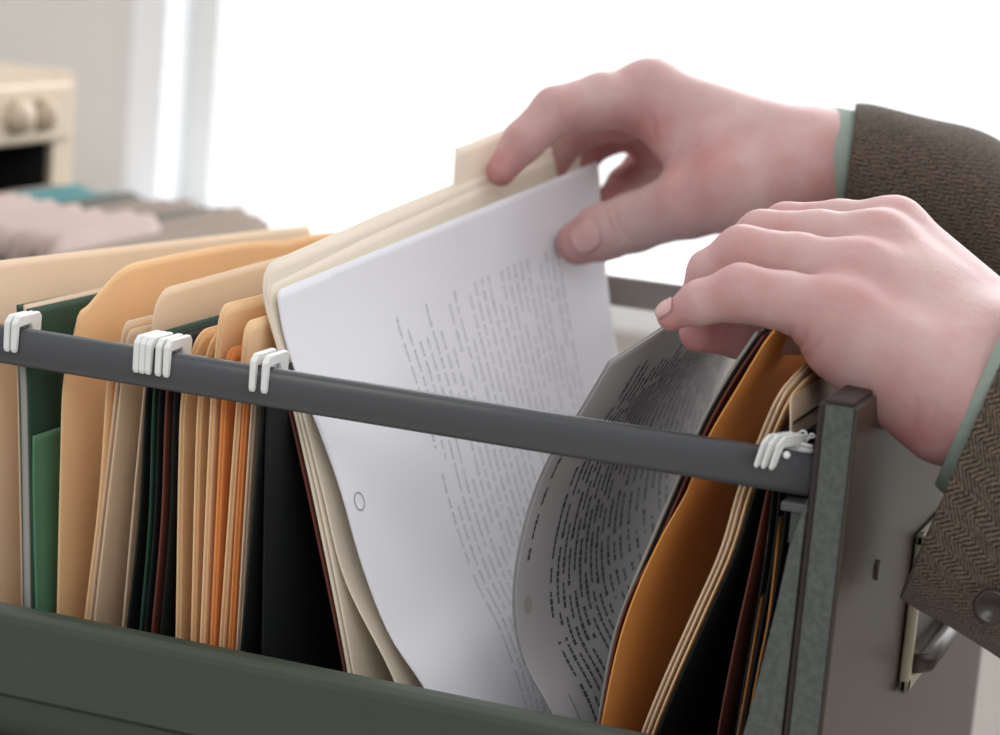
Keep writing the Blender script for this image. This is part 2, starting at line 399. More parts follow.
# -- tall orange-cream folder with cut corner
r1 = topf(.002, ramp=[(0, 0), (.02, .0015), (.05, .007), (.085, .0125), (.12, .0145), (.5, .013), (.6, .011), (.7, .012), (1, .008)])
a = Leaf([(79, 312), (74, 335), (64, 378), (61, 450), (57, 622)], shift=(-.006, -.004), top=r1, wob=.004)
b = Leaf([(110, 352), (107, 385), (99, 500), (84, 626)], shift=(-.003, -.008), top=topf(.006))
folder('manila_folder', [a, b], M['manila'], 'tall orange-cream manila folder with a sloping cut corner', 'folder')
a = Leaf([(124, 322), (120, 350), (112, 420), (88, 628)], y0=.014, shift=(-.003, -.004), top=topf(.004, ramp=[(0, 0), (.085, 0), (.1, -.006), (1, -.006)]))
b = Leaf([(128, 330), (125, 352), (117, 420), (93, 629)], y0=.014, shift=(-.003, -.006), top=topf(.004))
folder('manila_folder', [a, b], M['manila_pale'], 'pale manila folder with a small square tab left of the cluster of five hooks', 'folder')
# -- tan folder with rounded corner
a = Leaf([(154, 291), (152, 330), (143, 400), (122, 633)], y0=.016, shift=(-.006, .000), top=topf(.012, ramp=[(0, 0), (1, .002)]))
folder('manila_folder', [a], M['manila_pale'], 'tan manila folder with a broad rounded corner behind the cluster of five hooks', 'folder')
# -- green hanging folders with five hooks
us = [138, 144, 150, 160, 168]
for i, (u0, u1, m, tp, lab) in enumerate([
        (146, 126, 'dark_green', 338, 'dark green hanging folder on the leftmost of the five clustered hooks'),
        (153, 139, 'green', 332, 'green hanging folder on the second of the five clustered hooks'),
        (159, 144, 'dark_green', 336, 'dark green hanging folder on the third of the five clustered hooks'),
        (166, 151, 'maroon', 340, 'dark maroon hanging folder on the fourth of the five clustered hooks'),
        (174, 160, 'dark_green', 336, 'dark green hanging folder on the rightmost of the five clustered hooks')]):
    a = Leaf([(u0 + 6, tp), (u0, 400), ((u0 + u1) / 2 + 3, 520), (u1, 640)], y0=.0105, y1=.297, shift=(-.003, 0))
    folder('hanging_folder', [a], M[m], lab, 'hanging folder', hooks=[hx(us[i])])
a = Leaf([(190, 336), (180, 400), (168, 642)], y0=.02, y1=.28, shift=(-.003, .001))
folder('divider_card', [a], M['brown_card'], 'grey-brown card standing between the hooks and the peach folders', 'divider')
# -- peach manila folders (between hooks)
defs = [([(197, 331), (192, 350), (184, 380), (180, 420), (176, 642)], 'manila', .012, [], 'peach manila folder, leftmost of the tight pack between the two hook clusters', .008),
        ([(213, 333), (208, 350), (201, 380), (197, 420), (191, 646)], 'manila', .010, [], 'narrow peach folder second from the left in the tight pack', .006),
        ([(220, 305), (218, 330), (216, 345), (211, 400), (200, 648)], 'manila', .008, [], 'tallest peach folder of the tight pack with a rounded corner', .006),
        ([(226, 349), (225, 370), (222, 400), (210, 650)], 'manila_orange', .010, [], 'short orange folder in the middle of the tight pack', .006),
        ([(243, 322), (243, 345), (237, 400), (219, 652)], 'manila', .010, [], 'peach folder just left of the pair of hooks', .007),
        ([(250, 372), (244, 400), (228, 653)], 'manila_orange', .012, [], 'orange folder edge below the pair of hooks', .005),
        ([(257, 374), (252, 400), (236, 656)], 'manila_pale', .012, [], 'pale folder, rightmost of the tight pack beside the dark gap', .005)]
for near, m, y0, tabs, lab, rr in defs:
    a = Leaf(near, y0=y0, shift=(-.006, -.004), top=topf(rr))
    near2 = [(u + 3.2, v + 3) for u, v in near]
    b = Leaf(near2, y0=y0 + .002, shift=(-.006, -.005), top=topf(rr))
    folder('manila_folder', [a, b], M[m], lab, 'folder')
# -- hanging folder with pair of hooks
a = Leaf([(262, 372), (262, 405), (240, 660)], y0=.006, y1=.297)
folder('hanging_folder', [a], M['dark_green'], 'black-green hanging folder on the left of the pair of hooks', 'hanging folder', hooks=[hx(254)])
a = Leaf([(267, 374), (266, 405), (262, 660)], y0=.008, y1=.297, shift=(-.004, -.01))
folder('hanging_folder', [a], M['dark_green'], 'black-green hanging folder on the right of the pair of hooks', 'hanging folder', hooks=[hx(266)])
a = Leaf([(276, 372), (287, 405), (313, 520), (345, 678)], y0=.0255, far=[(560, 215), (585, 350), (600, 480)], y1=.30, bottom=-.2)
folder('divider_card', [a], M['maroon'], 'red-brown card along the dark side of the lifted folder', 'divider')

# ------------------------------------------------------------------ lifted folder and its white page
farE = [(592, 128), (600, 230), (610, 350), (632, 480)]
tabE = topf(.008, ramp=[(0, 0), (.3, .001), (1, .0)], tabs=[(.52, .93, .0125)])
a = Leaf([(262, 266), (264, 300), (275, 340), (292, 405), (316, 510), (349, 678)], y0=.026, far=farE, y1=.304, top=tabE, bottom=-.2)
a2 = Leaf([(264, 268), (267, 302), (278, 342), (296, 405), (322, 515), (354, 679)], y0=.027, far=[(u + 2, v + 1) for u, v in farE], y1=.303, top=topf(.008), bottom=-.2)
b = Leaf([(266, 282), (276, 330), (300, 405), (322, 490), (345, 580), (397, 687)], y0=.028, far=[(u + 4, v + 8) for u, v in farE], y1=.303, top=topf(.008), bottom=-.2)
LB = folder('manila_folder', [a, a2, b], M['cream'], 'cream folder with a tab, lifted out of the drawer by the far hand', 'folder')
pn = [(278, 290), (284, 328), (298, 375), (315, 415), (340, 482), (364, 565), (392, 635), (430, 694)]
pf = [(598, 161), (602, 230), (608, 290), (617, 350), (640, 470)]
PG = Leaf(pn, y0=.030, far=pf, y1=.273, top=topf(.001), bottom=-.18)
def thick_sheet(name, leaf, m, label, cat, th=.0004): o = sheet_obj(name, [leaf], m, None, th); tagit(o, label, cat); return o
page = thick_sheet('printed_page', PG, M['paper'], 'white printed page held between thumb and fingers of the far hand', 'paper', .0003)
PG2 = Leaf([(u - 1.2, v + 2.2) for u, v in pn], y0=.029, far=[(u - 1.5, v + 2.5) for u, v in pf], y1=.274, top=topf(.001), bottom=-.18)
thick_sheet('printed_page', PG2, M['paper'], 'white page directly behind the front printed page', 'paper', .0005)

def print_lines(leaf, parent, lines, m, gw, off=.00025, fill=.72):
    """lines = (t, a_start, a_end, word style); glyph blocks laid along the sheet"""
    V, F = [], []
    for (t, a0, a1, st) in lines:
        x = a0; k = 0; wl = random.randint(3, 9)
        while x < a1:
            step = gw * random.uniform(.7, 1.15) / leaf.len
            if st == 'solid': step = .004 / leaf.len * 1.0; h = .0003 / .26
            if st != 'solid' and k == wl:
                k = 0; wl = random.randint(3, 10); x += gw * 1.1 / leaf.len; continue
            hh = (h if st == 'solid' else gw * random.choice((.8, .8, 1.05, .8, 1.2)) / .26 / 2)
            x1 = x + step * (1.0 if st == 'solid' else fill)
            q = []
            for (aa, tt) in ((x, t - hh), (x1, t - hh), (x1, t + hh), (x, t + hh)):
                q.append(leaf.pt(aa, tt) + leaf.nrm(aa, tt) * off)
            i = len(V); V += q; F.append((i, i + 1, i + 2, i + 3)); x += step; k += 1
    o = link('printed_text', mesh('printed_text', V, F), m, parent); o['kind'] = 'stuff'; o['label'] = 'lines of small grey print'
    return o
lines = []
L0 = PG.len
nl = 25
for i in range(nl):
    t = .285 + i * .0225
    st = .026 + random.choice((0, 0, .004, .012, .02, .0)) ; x = st
    if i < 3: x = .026 + .006 * i
    end = .19
    while x < end:
        seg = random.choice((.02, .035, .05, .08)); 
        if 9 <= i <= 13: seg = .09
        lines.append((t, x / L0, min(x + seg, end) / L0, 'txt')); x += seg + random.choice((.004, .01, .018))
print_lines(PG, page, lines, M['ink'], .00125)
def ring_on(leaf, a, t, r, m, parent, name='punch_hole', filled=False, el=1.0):
    n = 28; V = []; F = []
    c = leaf.pt(a, t); da = leaf.pt(a + .01, t) - leaf.pt(a - .01, t); da /= np.linalg.norm(da); nn = leaf.nrm(a, t); dt = np.cross(nn, da)
    for k in range(n):
        q = 2 * math.pi * k / n; d = da * math.cos(q) + dt * math.sin(q) * el
        V += [c + d * r + nn * .0003, c + d * (0 if filled else r * .84) + nn * .0003]
    for k in range(n): F.append((2 * k, 2 * k + 1, 2 * ((k + 1) % n) + 1, 2 * ((k + 1) % n)))
    return link(name, mesh(name, V, F), m, parent)
def find_at(leaf, u, v):
    best = None
    for a in np.linspace(0, 1, 120):
        for t in np.linspace(0, 1, 120):
            p = leaf.pt(a, t) - CAM; c = RC.T @ p; uu = 500 + FPX * c[0] / -c[2]; vv = 367.5 - FPX * c[1] / -c[2]
            d = (uu - u) ** 2 + (vv - v) ** 2
            if best is None or d < best[0]: best = (d, a, t)
    return best[1], best[2]
ha, ht = find_at(PG, 360, 503)
ring_on(PG, ha, ht, .0034, M['grey_card'], page)

# ------------------------------------------------------------------ curled printed pages
cn = [(612, 361), (580, 415), (548, 465), (525, 530), (515, 600), (524, 660), (556, 722)]
def curled(du, dth, y0=.03):
    N = [(u + du, v + du * .4) for u, v in cn]
    return N
CPT = topf(.001, ramp=[(0, 0), (.1, .005), (.3, .013), (.6, .018), (1, .018)])
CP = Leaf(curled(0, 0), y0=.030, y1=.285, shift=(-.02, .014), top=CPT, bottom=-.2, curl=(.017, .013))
cpage = thick_sheet('curled_page', CP, M['copy'], 'shade-greyed printed page bent into a deep curve under the near hand', 'paper', .0003)
lines = []
for i, t in enumerate([.045, .10, .16, .19, .215, .24, .265, .29, .315, .34, .365, .39, .42, .45, .48, .52, .56, .6, .64, .68, .72, .76, .8, .84, .88, .92]):
    if i == 0: lines += [(t, .12, .33, 'txt'), (t, .62, .8, 'txt')]
    elif i == 1: lines += [(t, .55, .95, 'solid')]
    else:
        x = .02 + random.random() * .05
        while x < .9:
            e = x + random.uniform(.2, .5); lines.append((t, x, min(e, .92), 'txt')); x = e + random.uniform(.01, .05)
print_lines(CP, cpage, lines, M['ink_dark'], .0026, .00025, .86)
ha, ht = find_at(CP, 527, 605)
ring_on(CP, ha, ht, .0034, M['grey_card'], cpage, filled=True, el=.7)
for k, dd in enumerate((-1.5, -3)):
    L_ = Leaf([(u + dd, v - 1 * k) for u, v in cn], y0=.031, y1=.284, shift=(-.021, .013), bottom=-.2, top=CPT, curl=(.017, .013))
    thick_sheet('curled_page', L_, M['copy'], ('shade-greyed page directly behind the bent printed page', 'outermost shade-greyed page of the bent bundle, against the white page')[k], 'paper', .0003)

# pages and kraft folder right of the curl
gn = [(757, 332), (728, 375), (700, 425), (681, 472), (660, 520), (646, 553), (629, 593), (613, 640), (598, 724)]
G1 = Leaf(gn, y0=.022, y1=.285, shift=(.0, .0), bottom=-.2)
o = sheet_obj('paper_bundle', [G1], M['grey_card'], None, .0010); tagit(o, 'curved bundle of grey papers against the wide kraft folder', 'papers')
G2 = Leaf([(u + 6, v + 4) for u, v in gn[:6]] + [(632, 590), (615, 642), (600, 725)], y0=.020, y1=.29, bottom=-.2)
o = sheet_obj('divider_card', [G2], M['maroon'], None, .0006); tagit(o, 'dark maroon card edge between grey papers and the wide kraft folder', 'divider')
kn = [(775, 322), (765, 335), (735, 385), (703, 440), (684, 490), (661, 530), (635, 585), (616, 640), (597, 730)]
K0 = Leaf([(u + 3, v + 2) for u, v in kn], y0=.018, y1=.292, bottom=-.2, shift=(0, .002), top=topf(.008))
K1 = Leaf([(780, 391), (769, 414), (756, 446), (739, 487), (721, 549), (692, 615), (661, 685), (640, 738)], y0=.014, y1=.292, bottom=-.2, top=topf(.004, ramp=[(0, 0), (.04, .004), (.1, .007), (1, .007)]))
K1b = Leaf([(783, 394), (773, 418), (760, 448), (743, 490), (726, 549), (697, 615), (666, 685), (645, 738)], y0=.014, y1=.292, bottom=-.2, top=topf(.004, ramp=[(0, 0), (.04, .004), (.1, .007), (1, .007)]))
for_k = [K0, K1, K1b]
kf = folder('manila_folder', for_k, M['kraft'], 'wide kraft manila folder curving away beside the grey bent pages', 'folder')
for ch in kf.children:
    if list(kf.children).index(ch) > 0: ch.data.materials[0] = M['manila_pale']
K2 = Leaf([(789, 397), (779, 420), (766, 450), (749, 492), (731, 551), (702, 617), (671, 687), (650, 740)], y0=.014, y1=.292, bottom=-.2, top=topf(.005, ramp=[(0, 0), (.05, .004), (1, .005)]))
folder('manila_folder', [K2], M['manila'], 'thin orange folder lying against the wide kraft folder', 'folder')
# dark maroon and narrow folders near the front panel
Nn = Leaf([(772, 470), (763, 511), (751, 570), (737, 633), (722, 710), (716, 745)], y0=.012, y1=.292, bottom=-.2)
folder('divider_card', [Nn], M['maroon'], 'dark maroon card left of the narrow folders by the drawer front', 'divider')
s = Leaf([(742, 694), (736, 740), (733, 760)], y0=.011, y1=.1, bottom=-.2)
o = sheet_obj('paper_sheet', [s], M['pink'], None, .0005); tagit(o, 'greyish pink sheet corner low in the drawer beside the maroon card', 'paper')
N1 = Leaf([(778, 470), (774, 490), (768, 536), (759, 605), (748, 674), (736, 745)], y0=.012, y1=.292, bottom=-.2)
N2 = Leaf([(784, 470), (780, 494), (776, 549), (768, 619), (757, 674), (744, 745)], y0=.012, y1=.292, bottom=-.2)
folder('manila_folder', [N1, N2], M['manila_orange'], 'narrow orange folder nearest the drawer front', 'folder')
T = Leaf([(789, 398), (790.5, 416), (790, 437), (790, 455)], y0=.012, y1=.20, bottom=None, top=topf(.004, .19, ramp=[(0, 0), (1, .001)]))
o = sheet_obj('index_card', [T], M['manila_pale'], None, .0005); tagit(o, 'pale index card with rounded corner standing behind the right rail end', 'card')
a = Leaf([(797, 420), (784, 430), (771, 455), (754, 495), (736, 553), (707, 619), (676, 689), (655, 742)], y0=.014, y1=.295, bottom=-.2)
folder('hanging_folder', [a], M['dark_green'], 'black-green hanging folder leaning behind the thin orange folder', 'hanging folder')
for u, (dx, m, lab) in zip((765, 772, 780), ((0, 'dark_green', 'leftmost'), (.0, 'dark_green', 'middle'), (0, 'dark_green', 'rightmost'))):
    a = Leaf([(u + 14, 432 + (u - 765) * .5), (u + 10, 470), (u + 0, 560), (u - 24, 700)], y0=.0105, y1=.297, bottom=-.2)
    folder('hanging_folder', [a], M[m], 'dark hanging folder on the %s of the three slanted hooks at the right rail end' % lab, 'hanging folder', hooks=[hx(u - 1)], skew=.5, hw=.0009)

# ------------------------------------------------------------------ the drawer
XF = .1168       # outer face of the drawer front
D = empty('file_drawer', (-.2, W / 2, -.25)); tagit(D, 'open green steel file drawer with grey rails and a beige front', 'drawer')
def railbar(y, name, xa=-.56):
    bm = bmesh.new(); prof = []
    for k in range(24):
        q = 2 * math.pi * k / 24; c, s_ = math.cos(q), math.sin(q)
        prof.append((y + .0034 * abs(c) ** .7 * (1 if c > 0 else -1), .0068 * abs(s_) ** .7 * (1 if s_ > 0 else -1)))
    prism(bm, prof, 'x', xa, XF - .012)
    return bm_obj(name, bm, M['rail'], D, True)
railbar(0, 'hanging_rail'); fr_ = railbar(W, 'hanging_rail', -.165); fr_.data.materials[0] = mat('hazed_rail_enamel', srgb(160, 156, 156), .5)  # far rail lightened: haze glare put into its colour
def side(ysgn, y):
    # low side panel: rolled top edge, face, inset lower sheet
    bm = bmesh.new()
    o_ = -1 if ysgn < 0 else 1
    P = [(y + o_ * .004, -.093), (y + o_ * .0062, -.0945), (y + o_ * .0066, -.097), (y + o_ * .0058, -.1235), (y + o_ * .001, -.1262), (y + o_ * .001, -.24), (y - o_ * .001, -.24), (y - o_ * .001, -.094), (y + o_ * .001, -.0918)]
    prism(bm, P, 'x', -.56, XF - .010)
    return bm_obj('side_panel', bm, M['drawer_green'], D, False, .0008)
side(-1, -.002); side(1, W + .002)
bm = bmesh.new(); box(bm, (-.56, -.004, -.244), (XF - .006, W + .004, -.24)); bm_obj('bottom_panel', bm, M['black'], D)
bm = bmesh.new(); box(bm, (-.56, -.002, -.24), (-.556, W + .002, .004)); bm_obj('back_panel', bm, M['black'], D)
for y in (-.0085, W + .0085):
    bm = bmesh.new(); box(bm, (-.60, y - .002, -.17), (.03, y + .002, -.140)); bm_obj('slide_rail', bm, M['under'], D, False, .0006)
# front: beige outer skin and mottled green inner pan with a dark red seam
y0f, y1f = -.007, W + .008
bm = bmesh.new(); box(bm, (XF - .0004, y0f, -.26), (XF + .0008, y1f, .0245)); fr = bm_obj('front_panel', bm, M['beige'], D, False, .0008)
bm = bmesh.new(); box(bm, (XF - .0098, y0f + .0004, -.258), (XF - .0004, y1f - .0004, .0245)); bm_obj('inner_pan', bm, M['mottled'], D, False, .0008)
bm = bmesh.new(); box(bm, (XF - .0098, y0f - .0002, .0245), (XF - .0005, y1f, .0262)); bm_obj('top_seam', bm, M['rust'], D, False, .0007)
bm = bmesh.new(); box(bm, (XF - .0122, y0f + .0022, -.258), (XF - .0098, y1f - .002, .024)); bm_obj('inner_seam', bm, M['rust'], D, False, .0008)
# wedge gusset plates joining side and front
for yy in (-.0045, W + .0045):
    def q(u, v): p = PY(u, v, -.0045); return (float(p[0]), float(p[2]))
    P = [q(808, 498), (XF - .0125, -.105), (XF - .0125, -.22), (.062, -.22), q(742, 740), q(760, 674), q(777, 605), q(790, 545)]
    bm = bmesh.new(); prism(bm, P, 'y', yy - .0008, yy + .0008); bm_obj('gusset', bm, M['mottled'], D, False, .0004)
# rail end bracket
for yy in (0, W):
    bm = bmesh.new(); p = PY(783, 490, -.004); xb = float(p[0])
    box(bm, (xb, yy - .005, -.0115), (XF - .012, yy + .004, -.0085)); bm_obj('rail_bracket', bm, M['white_plastic'] if False else M['rail'], D, False, .0006)
    bm = bmesh.new(); box(bm, (xb + .003, yy - .003, -.022), (xb + .009, yy + .003, -.0115)); bm_obj('bracket_pin', bm, M['under'], D, False, .0006)
# plastic coil / tab bits beside the rail end
bm = bmesh.new()
for (u0_, v0_, u1_, v1_, rr) in ((793, 441, 813, 447, .0007), (792, 446, 813, 451, .0007), (791, 451, 811, 455, .0013)):
    tube_mesh(bm, [PY(u0_, v0_, .004), PY((u0_ + u1_) / 2, (v0_ + v1_) / 2 + .6, .004), PY(u1_, v1_, .004)], rr, 8)
pc = PY(786.7, 455, -.004); bmesh.ops.create_uvsphere(bm, u_segments=12, v_segments=8, radius=.0012, matrix=Matrix.Translation(Vector(pc)))
o = bm_obj('rail_end_clip', bm, M['white_plastic'], None, True); tagit(o, 'ribbed white plastic clip at the right end of the near rail', 'clip')
bm = bmesh.new()
tube_mesh(bm, [PY(803 + 3.6 * math.cos(q), 434 + 3.2 * math.sin(q), .006) for q in np.linspace(0, 2 * math.pi, 18)], .00035, 6)
tube_mesh(bm, [PY(u, v, .006) for u, v in ((806, 441), (808, 440), (808.5, 437), (810, 434.5), (812, 434), (815, 435.5))], .00035, 6)
tube_mesh(bm, [PY(u, v, .006) for u, v in ((809, 437.5), (812, 437.5), (815.5, 436))], .00035, 6)
bm_obj('tab_marking', bm, M['white_plastic'], o, True)

# label holder on the front, handle below
hp = lambda u, v: PX(u, v, XF + .0014)
ya, yb, za, zb = .1125, .205, -.0995, -.0405
H = empty('dummy') if False else None
bm = bmesh.new(); x0 = XF + .0012; x1 = XF + .0048
box(bm, (x0, ya, za), (x1, ya + .006, zb)); box(bm, (x0, yb - .006, za), (x1, yb, zb)); box(bm, (x0, ya, zb - .005), (x1, yb, zb)); box(bm, (x0, ya, za), (x1 + .0, yb, za + .006))
lh = bm_obj('label_holder', bm, M['holder'], fr, False, .0012)
bm = bmesh.new(); tube_mesh(bm, [(x1 - .002, ya + .012, za + .008), (x1 + .003, ya + .014, za + .009), (x1 + .003, yb - .010, za + .009), (x1 - .002, yb - .006, za + .008)], .0036, 12)
bm_obj('pull', bm, M['dark_metal'], lh, True)
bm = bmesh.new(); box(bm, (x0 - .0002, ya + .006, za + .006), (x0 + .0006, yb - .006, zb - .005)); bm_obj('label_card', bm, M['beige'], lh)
p = hp(878, 570)
bm = bmesh.new(); bmesh.ops.create_cone(bm, cap_ends=True, segments=16, radius1=.0016, radius2=.0016, depth=.001, matrix=Matrix.Translation(Vector(p)) @ Matrix.Rotation(math.pi / 2, 4, 'Y') @ Matrix.Diagonal((2.2, 1, 1, 1)))
bm_obj('screw_hole', bm, M['dark_metal'], fr)

# ------------------------------------------------------------------ neighbouring drawer with its folders
ND = empty('file_drawer', (-.5, .49, -.25)); tagit(ND, 'second open drawer beyond, packed with pale pink and dark folders', 'drawer')
NA, NB = .35, .632
XN = -.375
bm = bmesh.new(); box(bm, (-.60, NA - .004, -.24), (XN, NA - .002, -.06)); bm_obj('side_panel', bm, M['drawer_green'], ND)
bm = bmesh.new(); box(bm, (-.60, NB + .002, -.24), (XN, NB + .004, -.06)); bm_obj('side_panel', bm, M['drawer_green'], ND)
bm = bmesh.new(); box(bm, (-.60, NA - .004, -.244), (XN, NB + .004, -.24)); bm_obj('bottom_panel', bm, M['black'], ND)
bm = bmesh.new(); box(bm, (XN, NA - .006, -.25), (XN + .008, NB + .006, -.075)); bm_obj('front_panel', bm, M['beige'], ND, False, .001)
def far_leaf(x, y0, y1, zt, m, label, cat, group, lean=.0):
    V, F = [], []; rows, cols = 6, 14
    for j in range(cols):
        t = j / (cols - 1); y = y0 + (y1 - y0) * t
        e = min(t, 1 - t) * (y1 - y0); r = .008; h = -(r - math.sqrt(max(0, r * r - (r - min(e, r)) ** 2)))
        for k in range(rows):
            z = (zt + h) + (-.2 - zt - h) * k / (rows - 1); V.append((x + lean * (z + .2) + .002 * math.sin(3 * t + x * 90), y, z))
    for j in range(cols - 1):
        for k in range(rows - 1): F.append((j * rows + k, j * rows + k + 1, (j + 1) * rows + k + 1, (j + 1) * rows + k))
    o = link('hanging_folder' if cat == 'hanging folder' else 'pink_folder', mesh('leaf', V, F), m, None, True)
    md = o.modifiers.new('t', 'SOLIDIFY'); md.thickness = .0012; md.offset = 0
    tagit(o, label, cat, group)
    return o
M['olive'] = mat('olive_card', srgb(78, 74, 62), .7); M['taupe'] = mat('taupe_card', srgb(136, 118, 104), .7)
nf = 12
for i in range(nf):
    x = -.532 + i * .0125
    c, lab, gr = ((M['teal'], 'teal hanging folder, one of a few at the back left of the far drawer', 'teal folders in the far drawer') if i in (1, 2, 3) else
              (M['olive'], 'olive grey hanging folder standing in the packed far drawer', 'olive folders in the far drawer') if i in (4, 8, 9, 12, 14) else
              (M['taupe'], 'taupe hanging folder standing in the packed far drawer', 'taupe folders in the far drawer'))
    far_leaf(x, NA + .004, NB - .004, -.031 + .002 * math.sin(i * 2.1), c, lab, 'hanging folder', gr, .04)
for i in range(26):
    x = -.538 + i * .0056
    far_leaf(x, NA + .010 + .004 * random.random(), NA + .125 + .02 * random.random(), -.024 + .003 * random.random(), M['pink'], 'pale pink folder in the near half of the packed far drawer', 'folder', 'pale pink folders in the far drawer', .05)

# ------------------------------------------------------------------ hands by signed distance field
def smin(a, b, k):
    h = np.clip(.5 + .5 * (b - a) / k, 0, 1); return b + (a - b) * h - k * h * (1 - h)
def smax(a, b, k): return -smin(-a, -b, k)
def rcone(P, a, b, r1, r2):
    a = np.asarray(a); b = np.asarray(b); ba = b - a; l = np.linalg.norm(ba) + 1e-9; u = ba / l
    pa = P - a; h = np.clip((pa @ u) / l, 0, 1)
    # shift for cone slope
    s = (r1 - r2) / l; q = pa - (pa @ u)[..., None] * u; dist = np.linalg.norm(q, axis=-1)
    h = np.clip(((pa @ u) + s * dist / math.sqrt(max(1e-6, 1 - min(.98, s * s)))) / l, 0, 1)
    c = a + h[..., None] * ba
    return np.linalg.norm(P - c, axis=-1) - (r1 + (r2 - r1) * h)
def chain(P, pts, rs, k=.003):
    d = None
    for i in range(len(pts) - 1):
        e = rcone(P, pts[i], pts[i + 1], rs[i], rs[i + 1]); d = e if d is None else smin(d, e, k)
    return d
def ellip(P, c, ax, r):
    """ellipsoid: ax = 3 unit axes rows"""
    q = (P - np.asarray(c)) @ np.array(ax).T / np.array(r); k0 = np.linalg.norm(q, axis=-1); k1 = np.linalg.norm(q / np.array(r), axis=-1)
    return k0 * (k0 - 1) / np.maximum(k1, 1e-6)
def sdf_mesh(fn, lo, hi, vox):
    lo = np.array(lo); hi = np.array(hi); n = np.ceil((hi - lo) / vox).astype(int)
    g = np.empty(tuple(n), np.float32)
    ys, zs = np.meshgrid(lo[1] + np.arange(n[1]) * vox, lo[2] + np.arange(n[2]) * vox, indexing='ij')
    st = 12
    for i0 in range(0, n[0], st):
        xs = lo[0] + np.arange(i0, min(i0 + st, n[0])) * vox
        P = np.empty((len(xs), n[1], n[2], 3)); P[..., 0] = xs[:, None, None]; P[..., 1] = ys; P[..., 2] = zs
        g[i0:i0 + len(xs)] = fn(P)
    grid = vdb.FloatGrid(background=.02); grid.copyFromArray(g)
    grid.transform = vdb.createLinearTransform(voxelSize=1.0)
    pts, tris, quads = grid.convertToPolygons(isovalue=0.0, adaptivity=0.0)
    V = np.array(pts) * vox + lo
    F = [tuple(int(i) for i in q[::-1]) for q in quads] + [tuple(int(i) for i in q[::-1]) for q in tris]
    return V, F
def V3(u, v, d): return PD(u, v, d)

NCR = [((779, 331), (786, 342), .5), ((792, 329), (788, 345), .7), ((807, 334), (797, 350), .8), ((820, 340), (808, 357), .6), ((916, 400), (913, 425), .45), ((935, 405), (930, 430), .45), ((951, 419), (934, 446), .4),
       ((729, 283), (733, 296), .3), ((736, 281), (741, 296), .35), ((744, 281), (748, 294), .3), ((733, 236), (737, 246), .3), ((741, 235), (745, 246), .3), ((699, 292), (702, 304), .3)]
FCR = [((606, 212), (619, 243), .8), ((613, 211), (628, 240), .9), ((624, 218), (633, 242), .6), ((563, 104), (565, 128), .6), ((525, 138), (528, 156), .5), ((617, 106), (613, 124), .5), ((634, 130), (652, 116), .4), ((653, 117), (657, 142), .8), ((657, 142), (664, 168), .8), ((665, 160), (678, 152), .5)]
def creases(P, d, L, dep):
    q = (P - CAM) @ RC; z = -q[..., 2]; U = 500 + FPX * q[..., 0] / z; Vv = 367.5 - FPX * q[..., 1] / z
    near = np.abs(d) < .004
    add = np.zeros_like(d)
    for (a, b, amp) in L:
        a = np.array(a, float); b = np.array(b, float); ba = b - a; l2 = ba @ ba
        t = np.clip(((U - a[0]) * ba[0] + (Vv - a[1]) * ba[1]) / l2, 0, 1)
        bow = 3.0 * np.sin(np.pi * t) * (1 if ba[0] > 0 else -1) / math.sqrt(l2) * 1.0
        dist = np.hypot(U - a[0] - t * ba[0] + ba[1] * bow * .5, Vv - a[1] - t * ba[1] - ba[0] * bow * .5) * z / FPX
        m = near & (dist < .004) & (z < dep + .045)
        add = np.where(m, np.maximum(add, .0009 * amp * np.exp(-(dist / .0009) ** 2)), add)
    return d + add
# ---- near hand (left hand, palm down on the folders)
def yp(u, v, y): return PY(u, v, y)
nh = dict(
    pinky=([(838, 316, .028), (788, 302, .024), (740, 293, .020), (700, 303, .018), (672, 316, .018)], [.0115, .0094, .0092, .0072, .0050]),
    ring=([(858, 278, .046), (800, 264, .044), (742, 255, .042), (710, 273, .040), (694, 300, .038)], [.0115, .0098, .0095, .0076, .0055]),
    middle=([(878, 248, .066), (820, 240, .066), (762, 238, .064), (728, 262, .062), (712, 292, .060)], [.0115, .0098, .0092, .0076, .0055]),
    index=([(893, 232, .084), (840, 228, .084), (786, 229, .084), (752, 252, .082), (738, 285, .080)], [.0105, .0094, .0088, .0074, .0055]),
)
nthumb = ([(945, 330, .072), (880, 322, .074), (800, 322, .068), (742, 330, .056), (700, 332, .044)], [.015, .0125, .0105, .0095, .0070])
wristN = [yp(1002, 385, .048), yp(1085, 445, .053), yp(1300, 560, .060)]
def near_hand(P):
    d = None
    for k, (pts, rs) in nh.items():
        e = chain(P, [yp(*p) for p in pts], rs, .0025); d = e if d is None else smin(d, e, .0012)
    th = chain(P, [yp(*p) for p in nthumb[0]], nthumb[1], .003)
    palm = None
    wl = [yp(985, 404, .030), yp(990, 385, .044), yp(996, 358, .058), yp(1002, 340, .070)]
    mc = [('pinky', wl[0], .0165, .0125), ('ring', wl[1], .0165, .0125), ('middle', wl[2], .0165, .012), ('index', wl[3], .0155, .0115)]
    for k, wp, r1, r2 in mc:
        a = yp(*nh[k][0][0]); e = rcone(P, wp, a, r1, r2); palm = e if palm is None else smin(palm, e, .009)
    # heel of the hand, little-finger side
    palm = smin(palm, rcone(P, yp(845, 342, .030), yp(945, 415, .036), .0135, .0160), .008)
    palm = smin(palm, rcone(P, yp(900, 300, .055), yp(960, 360, .055), .015, .017), .01)
    palm = smin(palm, rcone(P, wristN[0], wristN[1], .0245, .027), .012)
    palm = smin(palm, rcone(P, wristN[1], wristN[2], .027, .034), .012)
    # carve between knuckles lightly
    d = smin(d, palm, .006)
    d = smin(d, th, .004)
    # knuckle bumps
    return creases(P, d, NCR, .77)
